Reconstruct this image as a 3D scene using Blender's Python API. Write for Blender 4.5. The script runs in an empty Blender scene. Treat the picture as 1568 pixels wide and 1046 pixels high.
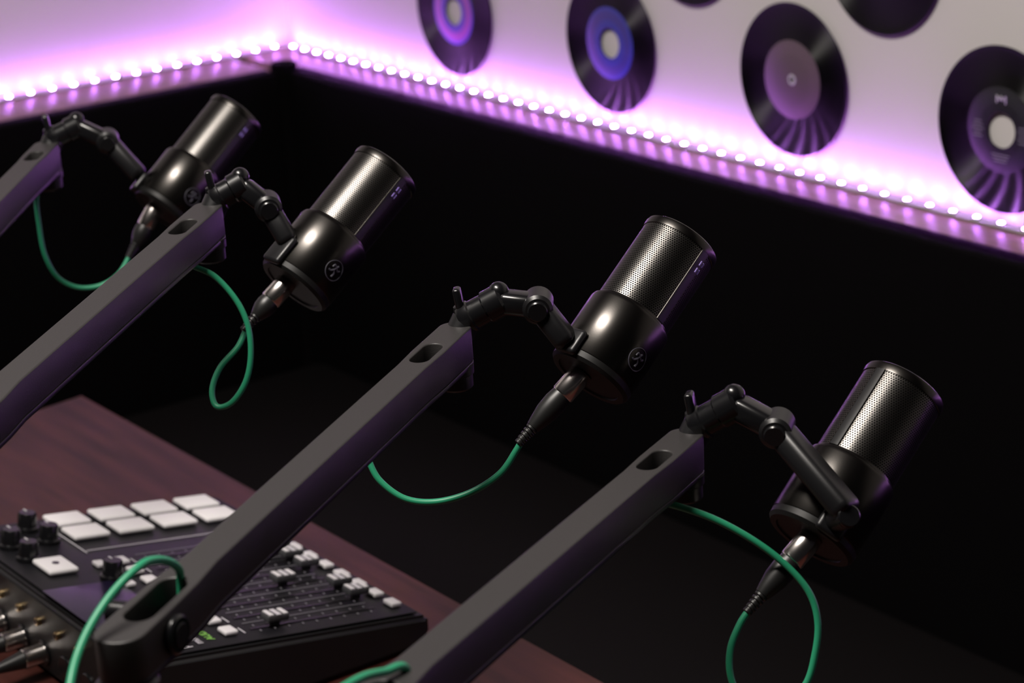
import bpy, bmesh, math
from mathutils import Vector, Matrix, Euler
V=Vector
scene=bpy.context.scene
coll=scene.collection

# ------------------------------------------------------------------ materials
def mat(name, col=(0.8,0.8,0.8), rough=0.5, metal=0.0, spec=0.5, emis=None, estr=0.0, coat=0.0):
    m=bpy.data.materials.new(name); m.use_nodes=True
    b=m.node_tree.nodes["Principled BSDF"]
    b.inputs["Base Color"].default_value=(*col,1)
    b.inputs["Roughness"].default_value=rough
    b.inputs["Metallic"].default_value=metal
    b.inputs["Specular IOR Level"].default_value=spec
    b.inputs["Coat Weight"].default_value=coat
    if emis:
        b.inputs["Emission Color"].default_value=(*emis,1)
        b.inputs["Emission Strength"].default_value=estr
    return m
def nodes(m): return m.node_tree.nodes, m.node_tree.links, m.node_tree.nodes["Principled BSDF"]
def noise_bump(m, scale, strength, dist=0.001, detail=4, stretch=None):
    N,L,b=nodes(m)
    tc=N.new("ShaderNodeTexCoord"); n=N.new("ShaderNodeTexNoise"); bp=N.new("ShaderNodeBump")
    n.inputs["Scale"].default_value=scale; n.inputs["Detail"].default_value=detail
    bp.inputs["Strength"].default_value=strength; bp.inputs["Distance"].default_value=dist
    if stretch:
        mp=N.new("ShaderNodeMapping"); mp.inputs["Scale"].default_value=stretch
        L.new(tc.outputs["Object"],mp.inputs["Vector"]); L.new(mp.outputs["Vector"],n.inputs["Vector"])
    else: L.new(tc.outputs["Object"],n.inputs["Vector"])
    L.new(n.outputs["Fac"],bp.inputs["Height"]); L.new(bp.outputs["Normal"],b.inputs["Normal"])
    return n
def noise_color(m, c1, c2, scale, stretch=(1,1,1), detail=6, lo=0.35, hi=0.65):
    N,L,b=nodes(m)
    tc=N.new("ShaderNodeTexCoord"); mp=N.new("ShaderNodeMapping"); n=N.new("ShaderNodeTexNoise"); r=N.new("ShaderNodeValToRGB")
    mp.inputs["Scale"].default_value=stretch; n.inputs["Scale"].default_value=scale; n.inputs["Detail"].default_value=detail
    r.color_ramp.elements[0].position=lo; r.color_ramp.elements[1].position=hi
    r.color_ramp.elements[0].color=(*c1,1); r.color_ramp.elements[1].color=(*c2,1)
    L.new(tc.outputs["Object"],mp.inputs["Vector"]); L.new(mp.outputs["Vector"],n.inputs["Vector"])
    L.new(n.outputs["Fac"],r.inputs["Fac"]); L.new(r.outputs["Color"],b.inputs["Base Color"])

M={}
M["wall"]=mat("painted_wall",(0.80,0.77,0.75),0.75); noise_bump(M["wall"],180,0.12,0.0008)
M["ceil"]=mat("ceiling_paint",(0.12,0.11,0.11),0.9); noise_bump(M["ceil"],60,0.1)
M["carpet"]=mat("dark_carpet",(0.010,0.008,0.009),0.95,spec=0.2); noise_bump(M["carpet"],300,0.6,0.003)
M["fabric"]=mat("black_fabric",(0.0022,0.0018,0.0022),0.95,spec=0.06); noise_bump(M["fabric"],350,0.4,0.001)
M["bench"]=mat("bench_vinyl",(0.0050,0.0040,0.0043),0.65,spec=0.15); noise_bump(M["bench"],200,0.3,0.001)
M["ledge"]=mat("ledge_wood",(0.3,0.2,0.14),0.45)
noise_color(M["ledge"],(0.20,0.12,0.075),(0.30,0.19,0.13),9,(6,1,6))
M["wood"]=mat("table_wood",(0.05,0.02,0.016),0.40,spec=0.35)
noise_color(M["wood"],(0.026,0.007,0.005),(0.076,0.021,0.016),7,(9,0.8,1),8,0.3,0.7)
M["black"]=mat("black_plastic",(0.006,0.006,0.007),0.25)
M["blackm"]=mat("matte_black_metal",(0.006,0.006,0.007),0.38,metal=0.0,spec=0.5)
noise_bump(M["blackm"],900,0.08,0.0003)
M["arm"]=mat("arm_anodised",(0.030,0.028,0.028),0.46,spec=0.5); noise_bump(M["arm"],1200,0.25,0.0004)
M["micbody"]=mat("mic_body_metal",(0.066,0.062,0.058),0.27,metal=1.0)
noise_bump(M["micbody"],1500,0.06,0.0002)
M["micbase"]=mat("mic_base_plastic",(0.004,0.004,0.004),0.5,spec=0.3)
M["silver"]=mat("nickel",(0.80,0.75,0.72),0.22,metal=1.0)
M["gold"]=mat("brass",(0.55,0.40,0.22),0.3,metal=1.0)
M["rubber"]=mat("rubber_black",(0.010,0.010,0.010),0.4)
M["green"]=mat("green_cable",(0.02,0.28,0.14),0.42)
M["print"]=mat("grey_print",(0.045,0.043,0.06),0.6)
M["ledmark"]=mat("purple_print",(0.16,0.10,0.38),0.5)
M["mixer"]=mat("mixer_shell",(0.006,0.006,0.007),0.48)
M["mixtop"]=mat("mixer_face",(0.006,0.0058,0.008),0.45,spec=0.4); noise_bump(M["mixtop"],800,0.1,0.0003)
M["screen"]=mat("mixer_screen",(0.012,0.008,0.03),0.3,coat=0.1)
M["pad"]=mat("white_silicone",(0.90,0.88,0.89),0.5)
M["btn"]=mat("button_grey",(0.70,0.68,0.70),0.5)
M["cap"]=mat("fader_cap",(0.05,0.05,0.055),0.45)
M["line"]=mat("silkscreen",(0.6,0.58,0.62),0.6)
M["tick"]=mat("silkscreen_ticks",(0.26,0.25,0.28),0.6)
M["tgreen"]=mat("silkscreen_green",(0.25,0.6,0.1),0.6)
M["strip"]=mat("led_strip_tape",(0.5,0.5,0.5),0.5)
M["led"]=mat("led_emitter",(1,1,1),0.5,emis=(0.60,0.19,1.0),estr=400)

# perforated grille (uv driven hex dots)
def grille():
    m=mat("perforated_grille",(0.13,0.125,0.12),0.36,metal=1.0); N,L,b=nodes(m)
    uv=N.new("ShaderNodeUVMap"); 
    def lattice(off):
        a=N.new("ShaderNodeVectorMath"); a.operation='ADD'; a.inputs[1].default_value=(off,off,0)
        fr=N.new("ShaderNodeVectorMath"); fr.operation='FRACTION'
        s=N.new("ShaderNodeVectorMath"); s.operation='SUBTRACT'; s.inputs[1].default_value=(0.5,0.5,0)
        sc=N.new("ShaderNodeVectorMath"); sc.operation='MULTIPLY'; sc.inputs[1].default_value=(1,1.732,0)
        ln=N.new("ShaderNodeVectorMath"); ln.operation='LENGTH'
        L.new(uv.outputs["UV"],a.inputs[0]); L.new(a.outputs[0],fr.inputs[0]); L.new(fr.outputs[0],s.inputs[0])
        L.new(s.outputs[0],sc.inputs[0]); L.new(sc.outputs[0],ln.inputs[0]); return ln.outputs["Value"]
    mn=N.new("ShaderNodeMath"); mn.operation='MINIMUM'; L.new(lattice(0),mn.inputs[0]); L.new(lattice(0.5),mn.inputs[1])
    mr=N.new("ShaderNodeMapRange"); mr.inputs["From Min"].default_value=0.27; mr.inputs["From Max"].default_value=0.33
    L.new(mn.outputs[0],mr.inputs["Value"])
    mix=N.new("ShaderNodeMix"); mix.data_type='RGBA'; mix.inputs["A"].default_value=(0.001,0.001,0.001,1); mix.inputs["B"].default_value=(0.12,0.114,0.108,1)
    L.new(mr.outputs["Result"],mix.inputs["Factor"]); L.new(mix.outputs["Result"],b.inputs["Base Color"])
    r2=N.new("ShaderNodeMapRange"); r2.inputs["To Min"].default_value=0.95; r2.inputs["To Max"].default_value=0.29
    L.new(mr.outputs["Result"],r2.inputs["Value"]); L.new(r2.outputs["Result"],b.inputs["Roughness"])
    L.new(mr.outputs["Result"],b.inputs["Specular IOR Level"])
    return m
M["grille"]=grille()
def vinyl():
    m=mat("vinyl_grooves",(0.0025,0.0025,0.003),0.48,spec=0.5); N,L,b=nodes(m)
    b.inputs["Anisotropic"].default_value=1.0
    b.inputs["Anisotropic Rotation"].default_value=0.25
    t=N.new("ShaderNodeTangent"); t.direction_type='RADIAL'; t.axis='Z'; L.new(t.outputs[0],b.inputs["Tangent"])
    return m
M["vinyl"]=vinyl()
def label(name,c1,c2,rings=6):
    m=mat(name,c1,0.5); N,L,b=nodes(m)
    tc=N.new("ShaderNodeTexCoord"); ln=N.new("ShaderNodeVectorMath"); ln.operation='LENGTH'
    r=N.new("ShaderNodeValToRGB"); mr=N.new("ShaderNodeMapRange"); mr.inputs["From Max"].default_value=0.0455
    L.new(tc.outputs["Object"],ln.inputs[0]); L.new(ln.outputs["Value"],mr.inputs["Value"]); L.new(mr.outputs["Result"],r.inputs["Fac"])
    e=r.color_ramp.elements; e[0].position=0.0; e[0].color=(*c1,1); e[1].position=1.0; e[1].color=(*c1,1)
    a=r.color_ramp.elements.new(0.62); a.color=(*c1,1); a=r.color_ramp.elements.new(0.66); a.color=(*c2,1); a=r.color_ramp.elements.new(0.88); a.color=(*c2,1); a=r.color_ramp.elements.new(0.92); a.color=(*c1,1)
    L.new(r.outputs["Color"],b.inputs["Base Color"]); return m

# ------------------------------------------------------------------ builder
class B:
    def __init__(s,name): s.name=name; s.bm=bmesh.new(); s.mats=[]; s.uv=s.bm.loops.layers.uv.new("UVMap")
    def mi(s,m):
        if m not in s.mats: s.mats.append(m)
        return s.mats.index(m)
    def lathe(s,prof,m,mtx=Matrix.Identity(4),seg=48,uvn=None,uvs=1.0):
        k=s.mi(m); rings=[]
        for r,z in prof:
            if r<1e-6: rings.append([s.bm.verts.new(mtx@V((0,0,z)))])
            else: rings.append([s.bm.verts.new(mtx@V((r*math.cos(2*math.pi*i/seg),r*math.sin(2*math.pi*i/seg),z))) for i in range(seg)])
        acc=0
        for j in range(len(rings)-1):
            a,b=rings[j],rings[j+1]; dl=math.hypot(prof[j+1][0]-prof[j][0],prof[j+1][1]-prof[j][1])
            for i in range(seg):
                i2=(i+1)%seg
                if len(a)==1 and len(b)==1: continue
                if len(a)==1: vs=[a[0],b[i2],b[i]]; uu=[(i+.5,0),(i+1,1),(i,1)]
                elif len(b)==1: vs=[a[i],a[i2],b[0]]; uu=[(i,0),(i+1,0),(i+.5,1)]
                else: vs=[a[i],a[i2],b[i2],b[i]]; uu=[(i,0),(i+1,0),(i+1,1),(i,1)]
                f=s.bm.faces.new(vs); f.material_index=k
                if uvn:
                    for lp,(u,v) in zip(f.loops,uu): lp[s.uv].uv=(u/seg*uvn,(acc+v*dl)*uvs)
            acc+=dl
    def frame(s,p0,p1):
        z=(V(p1)-V(p0)); L=z.length; q=z.to_track_quat('Z','Y'); return Matrix.Translation(V(p0))@q.to_matrix().to_4x4(),L
    def cyl(s,p0,p1,r,m,r2=None,seg=28,ch=None):
        mt,L=s.frame(p0,p1); r2=r if r2 is None else r2; c=min(r,r2)*0.12 if ch is None else ch
        c=min(c,L*.3)
        s.lathe([(0,0),(r-c,0),(r,c),(r2,L-c),(r2-c,L),(0,L)],m,mt,seg)
    def prof(s,p0,p1,pr,m,seg=32):
        mt,L=s.frame(p0,p1); s.lathe([(r,z*L) for r,z in pr],m,mt,seg)
    def sph(s,c,r,m,seg=20):
        n=10; s.lathe([(r*math.sin(math.pi*i/n) if 0<i<n else 0,-r*math.cos(math.pi*i/n)) for i in range(n+1)],m,Matrix.Translation(V(c)),seg)
    def box(s,c,size,m,mtx=None,bev=0.0,seg=2):
        t=bmesh.new(); bmesh.ops.create_cube(t,size=1); bmesh.ops.scale(t,vec=V(size),verts=t.verts)
        if bev>0: bmesh.ops.bevel(t,geom=t.edges[:],offset=bev,segments=seg,affect='EDGES',profile=0.5)
        mm=Matrix.Translation(V(c)) if mtx is None else mtx@Matrix.Translation(V(c))
        s.add(t,m,mm)
    def bar(s,p0,p1,side,w,h,m,bev=0.002):
        # rounded rectangular link from p0 to p1, width w along 'side'
        z=(V(p1)-V(p0)); L=z.length; z.normalize(); x=(V(side)-z*V(side).dot(z)).normalized(); y=z.cross(x)
        mt=Matrix.Translation((V(p0)+V(p1))/2)@Matrix((x,y,z)).transposed().to_4x4()
        s.box((0,0,0),(w,h,L),m,mt,bev=bev,seg=3)
    def add(s,t,m,mtx=Matrix.Identity(4)):
        k=s.mi(m); mp={}
        for v in t.verts: mp[v]=s.bm.verts.new(mtx@v.co)
        for f in t.faces:
            try: nf=s.bm.faces.new([mp[v] for v in f.verts]); nf.material_index=k
            except ValueError: pass
        t.free()
    def addmesh(s,me,m,mtx=Matrix.Identity(4)):
        t=bmesh.new(); t.from_mesh(me); s.add(t,m,mtx)
    def tube(s,pts,r,m,seg=14,sub=8,taper=None,closed=False):
        P=[V(p) for p in pts]; out=[]
        n=len(P)
        rng=range(n if closed else n-1)
        for i in rng:
            if closed: p0,p1,p2,p3=P[i-1],P[i],P[(i+1)%n],P[(i+2)%n]
            else: p0,p1,p2,p3=P[max(i-1,0)],P[i],P[i+1],P[min(i+2,n-1)]
            for k in range(sub):
                t=k/sub; out.append(0.5*((2*p1)+(p2-p0)*t+(2*p0-5*p1+4*p2-p3)*t*t+(3*p1-p0-3*p2+p3)*t**3))
        if not closed: out.append(P[-1])
        k=s.mi(m); rings=[]; nrm=None; N=len(out)
        for i,p in enumerate(out):
            if closed: tg=(out[(i+1)%N]-out[i-1]).normalized()
            else: tg=(out[min(i+1,N-1)]-out[max(i-1,0)]).normalized()
            if nrm is None: nrm=tg.orthogonal().normalized()
            nrm=(nrm-tg*nrm.dot(tg)).normalized(); bn=tg.cross(nrm)
            rr=r if taper is None else r*taper(i/(N-1))
            rings.append([s.bm.verts.new(p+(nrm*math.cos(a)+bn*math.sin(a))*rr) for a in [2*math.pi*j/seg for j in range(seg)]])
        for i in range(N if closed else N-1):
            a,b=rings[i],rings[(i+1)%N]
            for j in range(seg):
                f=s.bm.faces.new([a[j],a[(j+1)%seg],b[(j+1)%seg],b[j]]); f.material_index=k
        if not closed:
            for rg in (rings[0][::-1],rings[-1]): f=s.bm.faces.new(rg); f.material_index=k
    def poly(s,pts,z0,z1,m,bev=0.0):
        t=bmesh.new(); vs=[t.verts.new((x,y,z0)) for x,y in pts]; f=t.faces.new(vs)
        r=bmesh.ops.extrude_face_region(t,geom=[f]); bmesh.ops.translate(t,vec=(0,0,z1-z0),verts=[e for e in r["geom"] if isinstance(e,bmesh.types.BMVert)])
        if bev>0: bmesh.ops.bevel(t,geom=t.edges[:],offset=bev,segments=2,affect='EDGES')
        s.add(t,m)
    def done(s,parent=None,ang=35,mtx=None):
        bmesh.ops.recalc_face_normals(s.bm,faces=s.bm.faces[:])
        me=bpy.data.meshes.new(s.name); s.bm.to_mesh(me); s.bm.free()
        for m in s.mats: me.materials.append(M[m])
        for p in me.polygons: p.use_smooth=True
        me.set_sharp_from_angle(angle=math.radians(ang))
        o=bpy.data.objects.new(s.name,me); coll.objects.link(o)
        if mtx is not None: o.matrix_world=mtx
        if parent: o.parent=parent
        return o
def empty(name,loc=(0,0,0)):
    e=bpy.data.objects.new(name,None); e.empty_display_size=0.05; coll.objects.link(e); return e

# ------------------------------------------------------------------ room shell
WX=1.743; WY=2.975; LX=1.64; LY=2.835; LZ=0.926
def shell(name,c,size,m,bev=0.0):
    b=B(name); b.box(c,size,m,bev=bev); return b.done()
shell("floor",(0.2,0.9,-0.05),(3.6,4.6,0.1),"carpet")
shell("wall_right",(WX+0.05,0.9,1.35),(0.1,4.6,2.7),"wall")
shell("wall_back",(0.12,WY+0.05,1.35),(3.246,0.1,2.7),"wall")
shell("ceiling",(0.2,0.9,2.75),(3.6,4.6,0.1),"ceil")
# fabric covered half walls with ledges
b=B("half_wall_right"); b.box((LX+0.02,0.61,0.4625),(0.04,4.45,0.925),"fabric",bev=0.008); b.done()
b=B("half_wall_back"); b.box((0.08,LY+0.0,0.4625),(3.1,0.04,0.925),"fabric",bev=0.008)
b.cyl((LX+0.005,LY-0.005,0.3),(LX+0.005,LY-0.005,0.935),0.02,"fabric"); b.done()
b=B("ledge_shelf"); b.box(((LX+WX)/2+0.006,0.68,LZ-0.013),(WX-LX-0.012,4.58,0.024),"ledge",bev=0.002)
b.box((0.05,(LY+WY)/2+0.004,LZ-0.013),(3.16,WY-LY-0.01,0.024),"ledge",bev=0.002); b.done()
# bench
b=B("bench_seat")
b.box((1.40,0.70,0.20),(0.44,4.1,0.40),"bench",bev=0.01)
b.box((1.395,0.70,0.455),(0.46,4.1,0.11),"bench",bev=0.025,seg=4); b.done()

# LED strip
b=B("led_strip_light"); SO=0.015
b.box((WX-SO,0.85,LZ+0.001),(0.010,4.2,0.0016),"strip"); b.box((0.15,WY-SO,LZ+0.001),(3.1,0.010,0.0016),"strip")
def led(x,y):
    b.box((x,y,LZ+0.0030),(0.0064,0.0064,0.0022),"strip")
    b.lathe([(0.0030,0.0),(0.0028,0.0006),(0.0020,0.0010),(0.0010,0.0012),(0,0.0013)],"led",Matrix.Translation((x,y,LZ+0.0041)),14)
y=WY-0.035
while y>0.2: led(WX-SO,y); y-=0.0333
x=WX-0.035
while x>0.3: led(x,WY-SO); x-=0.0333
b.done()

# ------------------------------------------------------------------ records
labs={"violet":label("label_violet",(0.16,0.10,0.62),(0.45,0.12,0.55)),
      "blue":label("label_blue",(0.05,0.06,0.42),(0.06,0.05,0.30)),
      "mauve":label("label_mauve",(0.13,0.085,0.115),(0.14,0.09,0.125)),
      "dark":label("label_dark",(0.010,0.010,0.014),(0.016,0.016,0.022))}
for k,v in labs.items(): M["lab_"+k]=v
def record(y,z,lab,hole,rot=0):
    b=B("vinyl_record")
    R=0.0875
    b.lathe([(hole,-0.0006),(0.047,-0.0008),(0.082,-0.0006),(R-0.0012,-0.001),(R,0.0),(R-0.0012,0.001),(0.0855,0.0006),(0.082,0.0003),(0.05,0.0003),(0.047,0.0008),(hole,0.0008),(hole,-0.0006)],"vinyl",seg=96)
    b.lathe([(hole,0.00085),(hole,0.0011),(0.0448,0.0011),(0.0452,0.00085)],"lab_"+lab,seg=96)
    if lab=="dark":
        for i in range(5):
            b.box((0.030,0.006-0.004*i,0.0012),(0.012+0.003*(i%2),0.0009,0.0002),"tick")
            b.box((-0.031,0.006-0.004*i,0.0012),(0.010+0.003*(i%3),0.0009,0.0002),"tick")
        for i in range(3): b.box((0,-0.026-0.0035*i,0.0012),(0.024-0.004*i,0.001,0.0002),"tick")
        b.tube([(-0.006,0.028,0.0012),(-0.006,0.036,0.0012),(-0.002,0.031,0.0012),(0.0,0.036,0.0012),(0.002,0.031,0.0012),(0.006,0.036,0.0012),(0.006,0.028,0.0012)],0.0007,"line",6,3)
    if hole<0.01: b.lathe([(hole,0.0011),(hole,0.0013),(0.006,0.0013),(0.0062,0.0011)],"line",seg=32)
    # local z -> world -X, local y -> up
    rot=Matrix(((0,0,-1),(-1,0,0),(0,1,0))).to_4x4()
    return b.done(mtx=Matrix.Translation((WX-0.005,y,z))@rot)
record(2.5243,1.0315,"violet",0.019); record(2.1888,1.0315,"blue",0.019)
record(1.8616,1.0325,"mauve",0.0035); record(1.5519,1.0245,"dark",0.019)
record(1.7219,1.1884,"mauve",0.019); record(2.0351,1.1838,"violet",0.019)
record(1.4000,1.185,"blue",0.019); record(2.355,1.186,"dark",0.019); record(1.23,1.027,"mauve",0.019)

# ------------------------------------------------------------------ table
b=B("conference_table")
b.poly([(-0.12,0.30),(1.003,0.30),(1.003,2.23),(0.885,2.214),(-0.12,2.19)],0.722,0.75,"wood",bev=0.003)
for x,y in ((0.0,0.45),(0.88,0.45),(0.0,2.05),(0.88,2.05)): b.box((x,y,0.361),(0.06,0.06,0.722),"black",bev=0.004)
b.box((0.44,0.45,0.68),(0.82,0.03,0.06),"black"); b.box((0.44,2.05,0.68),(0.82,0.03,0.06),"black")
b.done()

# ------------------------------------------------------------------ mixer
sl=math.atan(0.167); 
def mtop(x): return 0.825-0.167*(x-0.668)
def mm(x,y,h=0): return Matrix.Translation((x,y,mtop(x)+h))@Matrix.Rotation(sl,4,'Y')
root=empty("audio_mixer")
b=B("shell")
t=bmesh.new(); pf=[(0.668,0.752),(0.668,0.822),(0.937,0.777),(0.937,0.758),(0.925,0.752)]
vs=[t.verts.new((x,1.450,z)) for x,z in pf]; f=t.faces.new(vs); r=bmesh.ops.extrude_face_region(t,geom=[f])
bmesh.ops.translate(t,vec=(0,0.352,0),verts=[e for e in r["geom"] if isinstance(e,bmesh.types.BMVert)])
bmesh.ops.bevel(t,geom=t.edges[:],offset=0.004,segments=3,affect='EDGES'); b.add(t,"mixer")
b.box((0,0,-0.0013),(0.256,0.338,0.0014),"mixtop",mm(0.8025,1.626),bev=0.0005)
b.done(root)
def feat(b,x,y,sx,sy,h,m,bev=0.001,h0=0.0): b.box((0,0,h0+h/2),(sx,sy,h),m,mm(x,y),bev=bev,seg=3)
b=B("pads")
for i in range(4):
    for j in range(2):
        feat(b,0.770+0.0432*i,1.778-0.0372*j,0.0350,0.0295,0.005,"pad",0.0022)
feat(b,0.7077,1.6698,0.027,0.035,0.005,"pad",0.0022); b.lathe([(0,0.0055),(0.0032,0.0055),(0.0032,0.005)],"black",mm(0.7077,1.6698),16)
b.done(root)
b=B("channel_faders"); pit=0.0262
caps=[0.806,0.899,0.899,0.860,0.899,0.899,0.901,0.897]
for i in range(8):
    y=1.478+pit*i
    feat(b,0.9185,y,0.010,0.014,0.004,"btn",0.0012); feat(b,0.7635,y,0.012,0.014,0.004,"btn",0.0015)
    if i>4: feat(b,0.744,y,0.009,0.012,0.0035,"btn",0.001)
    feat(b,0.842,y,0.118,0.0022,0.0004,"black",0)
    feat(b,0.842,y+0.0131,0.118,0.0006,0.0003,"tick",0)
    for k in range(9):
        for sgn in (-1,1): feat(b,0.790+0.013*k,y+sgn*0.0060,0.0008,0.0028,0.0003,"tick",0)
    cx=caps[i]
    feat(b,cx,y,0.008,0.003,0.006,"black",0); feat(b,cx,y,0.020,0.013,0.006,"cap",0.0015,0.005); feat(b,cx,y,0.004,0.0132,0.0007,"line",0,0.0107)
    feat(b,cx+0.0065,y,0.004,0.012,0.0012,"btn",0.0003,0.0105); feat(b,cx-0.0065,y,0.004,0.012,0.0012,"btn",0.0003,0.0105)
b.done(root)
b=B("knobs")
for x,y in ((0.694,1.775),(0.697,1.735),(0.729,1.772),(0.732,1.735),(0.7395,1.629),(0.697,1.70)):
    b.lathe([(0.0105,0.0),(0.0105,0.003),(0.0085,0.004),(0.0082,0.015),(0.0072,0.0165),(0,0.0165)],"black",mm(x,y),24)
    b.box((0,0.005,0.0168),(0.0012,0.006,0.0006),"line",mm(x,y))
b.done(root)
b=B("display"); feat(b,0.706,1.565,0.066,0.115,0.0012,"screen",0.0004); b.done(root)
b=B("silkscreen")
feat(b,0.749,1.74,0.0012,0.09,0.0003,"line",0); feat(b,0.84,1.7005,0.18,0.0012,0.0003,"line",0)
for i in range(8): feat(b,0.776,1.478+pit*i,0.001,0.012,0.0003,"line",0)
def text(b,body,x,y,size,m,rot=0):
    cu=bpy.data.curves.new("t","FONT"); cu.body=body; cu.size=size; cu.extrude=0.0001
    o=bpy.data.objects.new("t",cu); coll.objects.link(o); dg=bpy.context.evaluated_depsgraph_get()
    me=bpy.data.meshes.new_from_object(o.evaluated_get(dg)); bpy.data.objects.remove(o)
    b.addmesh(me,m,mm(x,y,0.0003)@Matrix.Rotation(math.radians(90),4,'Z'))
text(b,"podcast",0.722,1.462,0.012,"line"); text(b,"mixer",0.736,1.466,0.010,"line"); text(b,"AUDIO",0.748,1.470,0.009,"tgreen")
b.done(root)
b=B("rear_sockets")
for i,y in enumerate((1.50,1.54,1.58,1.62,1.66,1.70,1.74)):
    b.cyl((0.669,y,0.772),(0.666,y,0.772),0.011,"black")
    if i>2:
        b.cyl((0.668,y,0.772),(0.648,y,0.772),0.0085,"silver"); b.cyl((0.649,y,0.772),(0.625,y,0.771),0.0078,"rubber",r2=0.004)
for i in range(6):
    y=1.55+0.036*i
    b.cyl((0.669,y,0.800),(0.664,y,0.800),0.0036,"gold",ch=0.0008); b.cyl((0.6645,y,0.800),(0.6638,y,0.800),0.0020,"black")
b.done(root)

# ------------------------------------------------------------------ microphones
MIC={"mic1":[(0.8815,1.7528,1.0778),(0.9717,1.7607,1.1480),0],"mic2":[(0.7897,1.3731,1.1138),(0.8792,1.3789,1.1806),0],
"mic3":[(0.8390,1.0927,1.1028),(0.9287,1.1013,1.1749),0],"mic4":[(0.8583,0.9106,1.0433),(0.9504,0.9195,1.1174),90]}
def mic(p0,p1,roll):
    p0,p1=V(p0),V(p1); a=(p1-p0).normalized(); yl=(V((0,1,0))-a*a.y).normalized(); xl=yl.cross(a)
    R=Matrix((xl,yl,a)).transposed().to_4x4()
    mtx=Matrix.Translation(p0)@R@Matrix.Rotation(math.radians(roll),4,'Z')
    root=empty("studio_microphone"); root.matrix_world=mtx
    def fin(b):
        o=b.done(); o.parent=root; return o
    b=B("body"); H=0.1154
    b.lathe([(0,0.001),(0.022,0.001),(0.0225,0.0),(0.0265,0.0),(0.0284,0.0022),(0.0286,0.0060)],"micbase",seg=72)
    b.lathe([(0.0286,0.0060),(0.0290,0.0066),(0.0290,0.0485),(0.0283,0.0505),(0.0266,0.0515),(0.0262,0.053),(0.0255,0.053)],"micbody",seg=72)
    # gasket and solid side bars
    for a0 in (-90,90):
        w=7; n=8; ks=[math.radians(a0-w+2*w*i/n) for i in range(n+1)]
        k=b.mi("blackm"); r=0.0266
        v0=[b.bm.verts.new((r*math.cos(t),r*math.sin(t),0.053)) for t in ks]; v1=[b.bm.verts.new((r*math.cos(t),r*math.sin(t),0.111)) for t in ks]
        for i in range(n): f=b.bm.faces.new([v0[i],v0[i+1],v1[i+1],v1[i]]); f.material_index=k
        for t in (ks[0],ks[-1]): b.tube([(0.0262*math.cos(t),0.0262*math.sin(t),0.053),(0.0262*math.cos(t),0.0262*math.sin(t),0.111)],0.0005,"micbody",6,1)
    b.lathe([(0.0255,0.1085),(0.0266,0.1090),(0.0268,0.1125),(0.0262,0.1145),(0.0248,0.1154),(0.0240,0.1145),(0.0238,0.1120),(0,0.1120)],"micbody",seg=72)
    fin(b)
    b=B("grille")
    p=0.00165
    b.lathe([(0.0260,0.0525),(0.0260,0.109)],"grille",seg=72,uvn=round(2*math.pi*0.026/p),uvs=1/(p*1.732))
    b.lathe([(0.0238,0.1125),(0.0001,0.1130)],"grille",seg=72,uvn=60,uvs=1/(p*1.732))
    fin(b)
    b=B("emblem"); Rr=0.0293; zc=0.0225
    def sp(u,v): t=-math.pi/2+u/Rr; return (Rr*math.cos(t),Rr*math.sin(t),zc+v)
    b.tube([sp(0.0075*math.cos(2*math.pi*i/24),0.0075*math.sin(2*math.pi*i/24)) for i in range(24)],0.00035,"print",6,2,closed=True)
    for st in ([(-0.001,0.0),(0.0,0.0025),(0.0008,0.0045)],[(-0.001,0.0),(-0.003,-0.002),(-0.0045,-0.0015)],[(-0.0008,0.0),(0.001,-0.002),(0.0008,-0.005)],[(0.0,0.0025),(0.0025,0.001),(0.004,0.0025)],[(0,0.0025),(-0.0025,0.0035),(-0.003,0.0012)]):
        b.tube([sp(*q) for q in st],0.0007,"print",6,3)
    for dz in (0.0,0.0055):
        for du in (-0.0012,0.0012):
            b.tube([sp(du,dz+0.070),sp(du,dz+0.0735)],0.0006,"ledmark",6,1)
    fin(b)
    return mtx
MT={k:mic(*v) for k,v in MIC.items()}

# ------------------------------------------------------------------ boom arms
ARM={"arm1":[(0.8168,1.8218,1.1430),(0.8378,1.8109,1.1526),(0.8580,1.7912,1.1403),(0.8736,1.7670,1.1091),(0.5499,1.4851,1.1499)],
"arm2":[(0.7536,1.4142,1.1779),(0.7711,1.4055,1.1871),(0.7847,1.3897,1.1727),(0.7900,1.3718,1.1467),(0.4293,1.1460,1.1621)],
"arm3":[(0.7801,1.1470,1.1433),(0.7986,1.1323,1.1551),(0.8167,1.1122,1.1536),(0.8252,1.0927,1.1300),(0.4145,0.9105,1.1327)],
"arm4":[(0.8226,0.9719,1.1074),(0.8380,0.9539,1.1219),(0.8504,0.9279,1.1121),(0.8531,0.8715,1.0748),(0.4453,0.7790,1.1194)]}
def stadium(L0,L1,w,n=14):
    pts=[]
    for i in range(n+1): a=-math.pi/2+math.pi*i/n; pts.append((L1+w*math.cos(a),w*math.sin(a)))
    for i in range(n+1): a=math.pi/2+math.pi*i/n; pts.append((L0+w*math.cos(a),w*math.sin(a)))
    return pts
def plate(outlines,thick,bev):
    cu=bpy.data.curves.new("c","CURVE"); cu.dimensions='2D'; cu.fill_mode='BOTH'; cu.extrude=thick/2-bev; cu.bevel_depth=bev; cu.bevel_resolution=2; cu.offset=-bev
    for pts in outlines:
        s=cu.splines.new('POLY'); s.points.add(len(pts)-1)
        for p,q in zip(s.points,pts): p.co=(q[0],q[1],0,1)
        s.use_cyclic_u=True
    o=bpy.data.objects.new("c",cu); coll.objects.link(o); dg=bpy.context.evaluated_depsgraph_get()
    me=bpy.data.meshes.new_from_object(o.evaluated_get(dg)); bpy.data.objects.remove(o); return me
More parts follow.
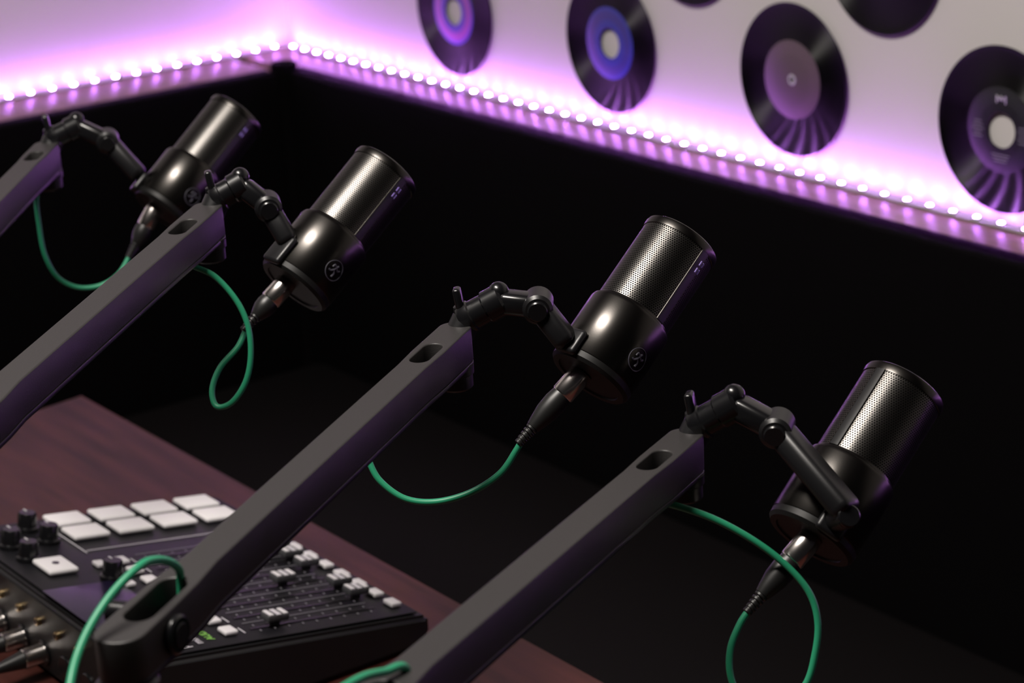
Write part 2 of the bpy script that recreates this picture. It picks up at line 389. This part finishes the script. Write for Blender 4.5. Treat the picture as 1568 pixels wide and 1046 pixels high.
def armoutline(L):
    # slim bar with rounded, slightly wider eyes at both ends
    w0,w1,w2=0.0130,0.0098,0.0108
    up=[(0.030,w0*0.98),(0.055,w0*0.93),(0.080,w1),(L-0.080,w1),(L-0.055,w2)]
    pts=[]; n=14
    for i in range(n+1): a=math.pi/2+math.pi*i/n; pts.append((w0*math.cos(a)+0.0,w0*math.sin(a)))
    pts+= [(x,-y) for x,y in up]
    for i in range(n+1): a=-math.pi/2+math.pi*i/n; pts.append((L-w2+w2*math.cos(a),w2*math.sin(a)))
    pts+= [(x,y) for x,y in reversed(up)]
    return pts
def arm(T,J1,J2,MM,E,micm,side=False):
    T,J1,J2,MM,E=map(V,(T,J1,J2,MM,E))
    root=empty("microphone_boom_arm")
    b=B("upper_arm"); d=(T-E); L=d.length; x=d.normalized(); y=V((0,0,1)).cross(x).normalized(); z=x.cross(y)
    top=Matrix.Translation(E)@Matrix((x,y,z)).transposed().to_4x4()
    W=0.0125; H=0.026
    ol=armoutline(L)
    me=plate([ol,stadium(0.018,0.050,0.0076),stadium(L-0.068,L-0.047,0.0062)],H*0.88,0.0010)
    b.addmesh(me,"arm",top@Matrix.Translation((0,0,-H*0.44)))
    me=plate([ol],H*0.12,0.0004)
    b.addmesh(me,"blackm",top@Matrix.Translation((0,0,-H*0.94)))
    # tip pivot
    tp=top@V((L-0.014,0,-H)); b.prof(tp+V((0,0,0.002)),tp-V((0,0,0.014)),[(0,0),(0.0120,0),(0.0120,0.35),(0.0110,0.4),(0.0110,0.9),(0.0095,1),(0,1)],"blackm")
    b.done(root)
    # column
    b=B("support_column"); e=top@V((0,0,-H))
    b.cyl(e+V((0,0,0.001)),(e.x,e.y,e.z-0.012),0.0155,"blackm")
    b.cyl((e.x,e.y,e.z-0.011),(e.x,e.y,0.80),0.0125,"arm"); b.cyl((e.x,e.y,0.83),(e.x,e.y,0.765),0.019,"blackm")
    b.cyl((e.x,e.y,0.766),(e.x,e.y,0.7505),0.045,"blackm",ch=0.003)
    # hinge knobs either side of elbow
    c=top@V((0.026,0,-H*0.52)); b.cyl(c-y*(W-0.001),c-y*(W+0.004),0.0100,"black"); b.cyl(c-y*(W+0.004),c-y*(W+0.0048),0.006,"blackm")
    c2=top@V((0.030,0,-H*0.3)); b.cyl(c2+y*(W-0.001),c2+y*(W+0.012),0.006,"black")
    b.done(root)
    # compact swivel head: wing screw, ribbed barrel, clamp knuckles and the yoke that grips the mic
    b=B("swivel_head")
    t0=T+(E-T).normalized()*0.004-V((0,0,0.004)); u=(J1-T).normalized(); sd=u.cross(V((0,0,1))).normalized()
    b.cyl(t0-V((0,0,0.004)),T+u*0.005,0.0095,"blackm")
    s0=T+u*0.001; s1=J1+u*0.006
    b.prof(s0,s1,[(0,0),(0.0095,0),(0.0106,0.06),(0.0106,0.24),(0.0095,0.27),(0.0095,0.56),(0.0108,0.60),(0.0108,0.94),(0.0090,1),(0,1)],"black")
    b.sph(s1-u*0.004+V((0,0,0.006)),0.0068,"black")
    # wing lever
    wl=s0+V((0,0,0.006)); b.cyl(s0,wl+V((0,0,0.004)),0.0050,"black")
    b.bar(wl+V((0,0,0.001)),wl+V((-0.0015,0.002,0.016)),sd,0.0105,0.0052,"black",0.0018)
    # clamp block between the barrel and the yoke
    b.bar(s1-u*0.004,J2,sd,0.0175,0.0145,"black",0.0045)
    b.cyl(J2-sd*0.0115,J2+sd*0.0115,0.0098,"blackm",ch=0.002); b.cyl(J2+sd*0.011,J2+sd*0.0150,0.0065,"black")
    b.cyl(J2-sd*0.011,J2-sd*0.0150,0.0065,"black")
    b.bar(J2,MM,sd,0.0200,0.0150,"blackm",0.0050)
    inv=micm.inverted(); lp=inv@MM; ax=V((lp.x,lp.y,0)); ang=math.atan2(lp.y,lp.x)
    rot=micm@Matrix.Rotation(ang,4,'Z'); zt=min(max(lp.z,0.014),0.030)
    b.box((0.0300,0,(zt+0.004)/2),(0.0056,0.0180,zt+0.004),"blackm",rot,bev=0.0026,seg=3)
    if ax.length>0.034:
        b.cyl(rot@V((0.030,0,zt-0.004)),rot@V((ax.length+0.002,0,zt-0.004)),0.0070,"blackm"); b.cyl(rot@V((ax.length+0.001,0,zt-0.004)),rot@V((ax.length+0.005,0,zt-0.004)),0.0068,"black")
    b.done(root)
    return top,L
TOP={}
for i in (1,2,3,4): TOP[i]=arm(*ARM["arm%d"%i],MT["mic%d"%i])

# ------------------------------------------------------------------ cables (metres)
CAB={}
CAB["1"]=[(0.8511,1.7567,1.0458),(0.8392,1.7553,1.0327),(0.8264,1.7569,1.0251),(0.8126,1.7614,1.0225),(0.7988,1.7682,1.0253),(0.7877,1.7760,1.0357),(0.7827,1.7835,1.0553),(0.7834,1.7888,1.0794),(0.7855,1.7923,1.1017),(0.7915,1.7918,1.1210)]
CAB["2"]=[(0.7526,1.3788,1.0916),(0.7430,1.3766,1.0796),(0.7276,1.3783,1.0667),(0.7180,1.3754,1.0530),(0.7166,1.3682,1.0429),(0.7244,1.3599,1.0460),(0.7342,1.3548,1.0601),(0.7401,1.3543,1.0784),(0.7420,1.3575,1.0992),(0.7382,1.3641,1.1180),(0.7289,1.3741,1.1353),(0.7180,1.3812,1.1434),(0.7112,1.3833,1.1464),(0.7037,1.3835,1.1433)]
CAB["3"]=[(0.7944,1.1062,1.0703),(0.7900,1.1078,1.0630),(0.7788,1.1115,1.0493),(0.7615,1.1208,1.0384),(0.7429,1.1335,1.0336),(0.7282,1.1466,1.0362),(0.7188,1.1592,1.0469),(0.7165,1.1671,1.0584),(0.7178,1.1704,1.0652),(0.7236,1.1725,1.0765)]
CAB["4"]=[(0.8136,0.9129,1.0134),(0.8058,0.9141,1.0050),(0.7972,0.9135,0.9911),(0.7934,0.9086,0.9752),(0.7970,0.8996,0.9605),(0.8100,0.8878,0.9582),(0.8255,0.8809,0.9703),(0.8344,0.8811,0.9883),(0.8396,0.8841,1.0066),(0.8388,0.8908,1.0234),(0.8306,0.9027,1.0400),(0.8182,0.9167,1.0546),(0.8022,0.9326,1.0676),(0.7845,0.9482,1.0767),(0.7760,0.9540,1.0782)]
CAB["3b"]=[(0.4620,0.9410,1.1180),(0.4635,0.9415,1.1330),(0.4625,0.9405,1.1395),(0.4560,0.9370,1.1465),(0.4460,0.9310,1.1525),(0.4343,0.9233,1.1557),(0.4167,0.9175,1.1499),(0.4005,0.9098,1.1417),(0.3873,0.9001,1.1339),(0.3768,0.8887,1.1265),(0.3661,0.8754,1.1143),(0.3568,0.8581,1.0952),(0.352,0.850,1.02),(0.37,0.88,0.90),(0.42,1.00,0.81),(0.46,1.12,0.768),(0.50,1.22,0.757),(0.56,1.50,0.757),(0.60,1.62,0.760)]
CAB["4b"]=[(0.5098,0.8105,1.1000),(0.5080,0.8100,1.1186),(0.4946,0.8066,1.1226),(0.4816,0.8024,1.1265),(0.4681,0.7975,1.1281),(0.4529,0.7926,1.1273),(0.4365,0.7862,1.1213),(0.425,0.775,1.08),(0.43,0.80,0.95),(0.45,0.85,0.82),(0.47,0.93,0.770),(0.49,1.02,0.757),(0.54,1.40,0.757),(0.61,1.66,0.760)]
XE={1:[(0.8511,1.7567,1.0458),(0.8683,1.7531,1.0667)],2:[(0.7526,1.3788,1.0916),(0.7706,1.3726,1.1075)],3:[(0.7944,1.1062,1.0703),(0.8203,1.0999,1.0994)],4:[(0.8136,0.9129,1.0134),(0.8396,0.9083,1.0466)]}
for i in (1,2,3,4):
    root=empty("microphone_cable")
    b=B("cord"); b.tube(CAB[str(i)],0.0021,"green",12,10)
    if i==3: b.tube(CAB["3b"],0.0021,"green",12,10)
    if i==4: b.tube(CAB["4b"],0.0021,"green",12,10)
    b.done(root)
    b=B("xlr_connector"); e,s=map(V,XE[i]); mt=MT["mic%d"%i]; base=mt@V((-0.004,0.004,0.002))
    # end of cord -> shell -> mic base
    ax=(base-e); L=ax.length; ax.normalize()
    b.prof(base-ax*0.020,base,[(0,0),(0.0070,0),(0.0078,0.06),(0.0078,0.9),(0.0072,1),(0,1)],"silver")
    b.prof(e+ax*0.010,base-ax*0.019,[(0,0),(0.0045,0.0),(0.0056,0.15),(0.0074,0.45),(0.0078,0.75),(0.0070,1),(0,1)],"rubber")
    n=5
    for j in range(n): b.cyl(e-ax*0.004+ax*(0.003*j),e-ax*0.004+ax*(0.003*j+0.0022),0.0030+0.0003*j,"rubber",seg=18)
    b.cyl(e-ax*0.004,e+ax*0.012,0.0027,"rubber")
    b.done(root)

# ------------------------------------------------------------------ lights
def area(name,loc,rot,sx,sy,pw,col):
    l=bpy.data.lights.new(name,'AREA'); l.shape='RECTANGLE'; l.size=sx; l.size_y=sy; l.energy=pw; l.color=col
    o=bpy.data.objects.new(name,l); o.location=loc; o.rotation_euler=rot; coll.objects.link(o); return o
area("ceiling_panel_light",(0.15,1.2,2.62),(0,0,0),0.22,0.7,45,(1.0,0.93,0.86))
w=bpy.data.worlds.new("world"); scene.world=w; w.use_nodes=True
w.node_tree.nodes["Background"].inputs["Color"].default_value=(0.9,0.85,1.0,1); w.node_tree.nodes["Background"].inputs["Strength"].default_value=0.006

cam=bpy.data.cameras.new("camera"); co=bpy.data.objects.new("camera",cam); coll.objects.link(co); scene.camera=co
co.location=(0,0,1.6); co.rotation_euler=(1.2422,0.0529,-0.6385)
cam.sensor_width=36; cam.lens=80.36; cam.clip_start=0.05
cam.dof.use_dof=True; cam.dof.focus_distance=1.46; cam.dof.aperture_fstop=10.0
scene.view_settings.view_transform='Standard'
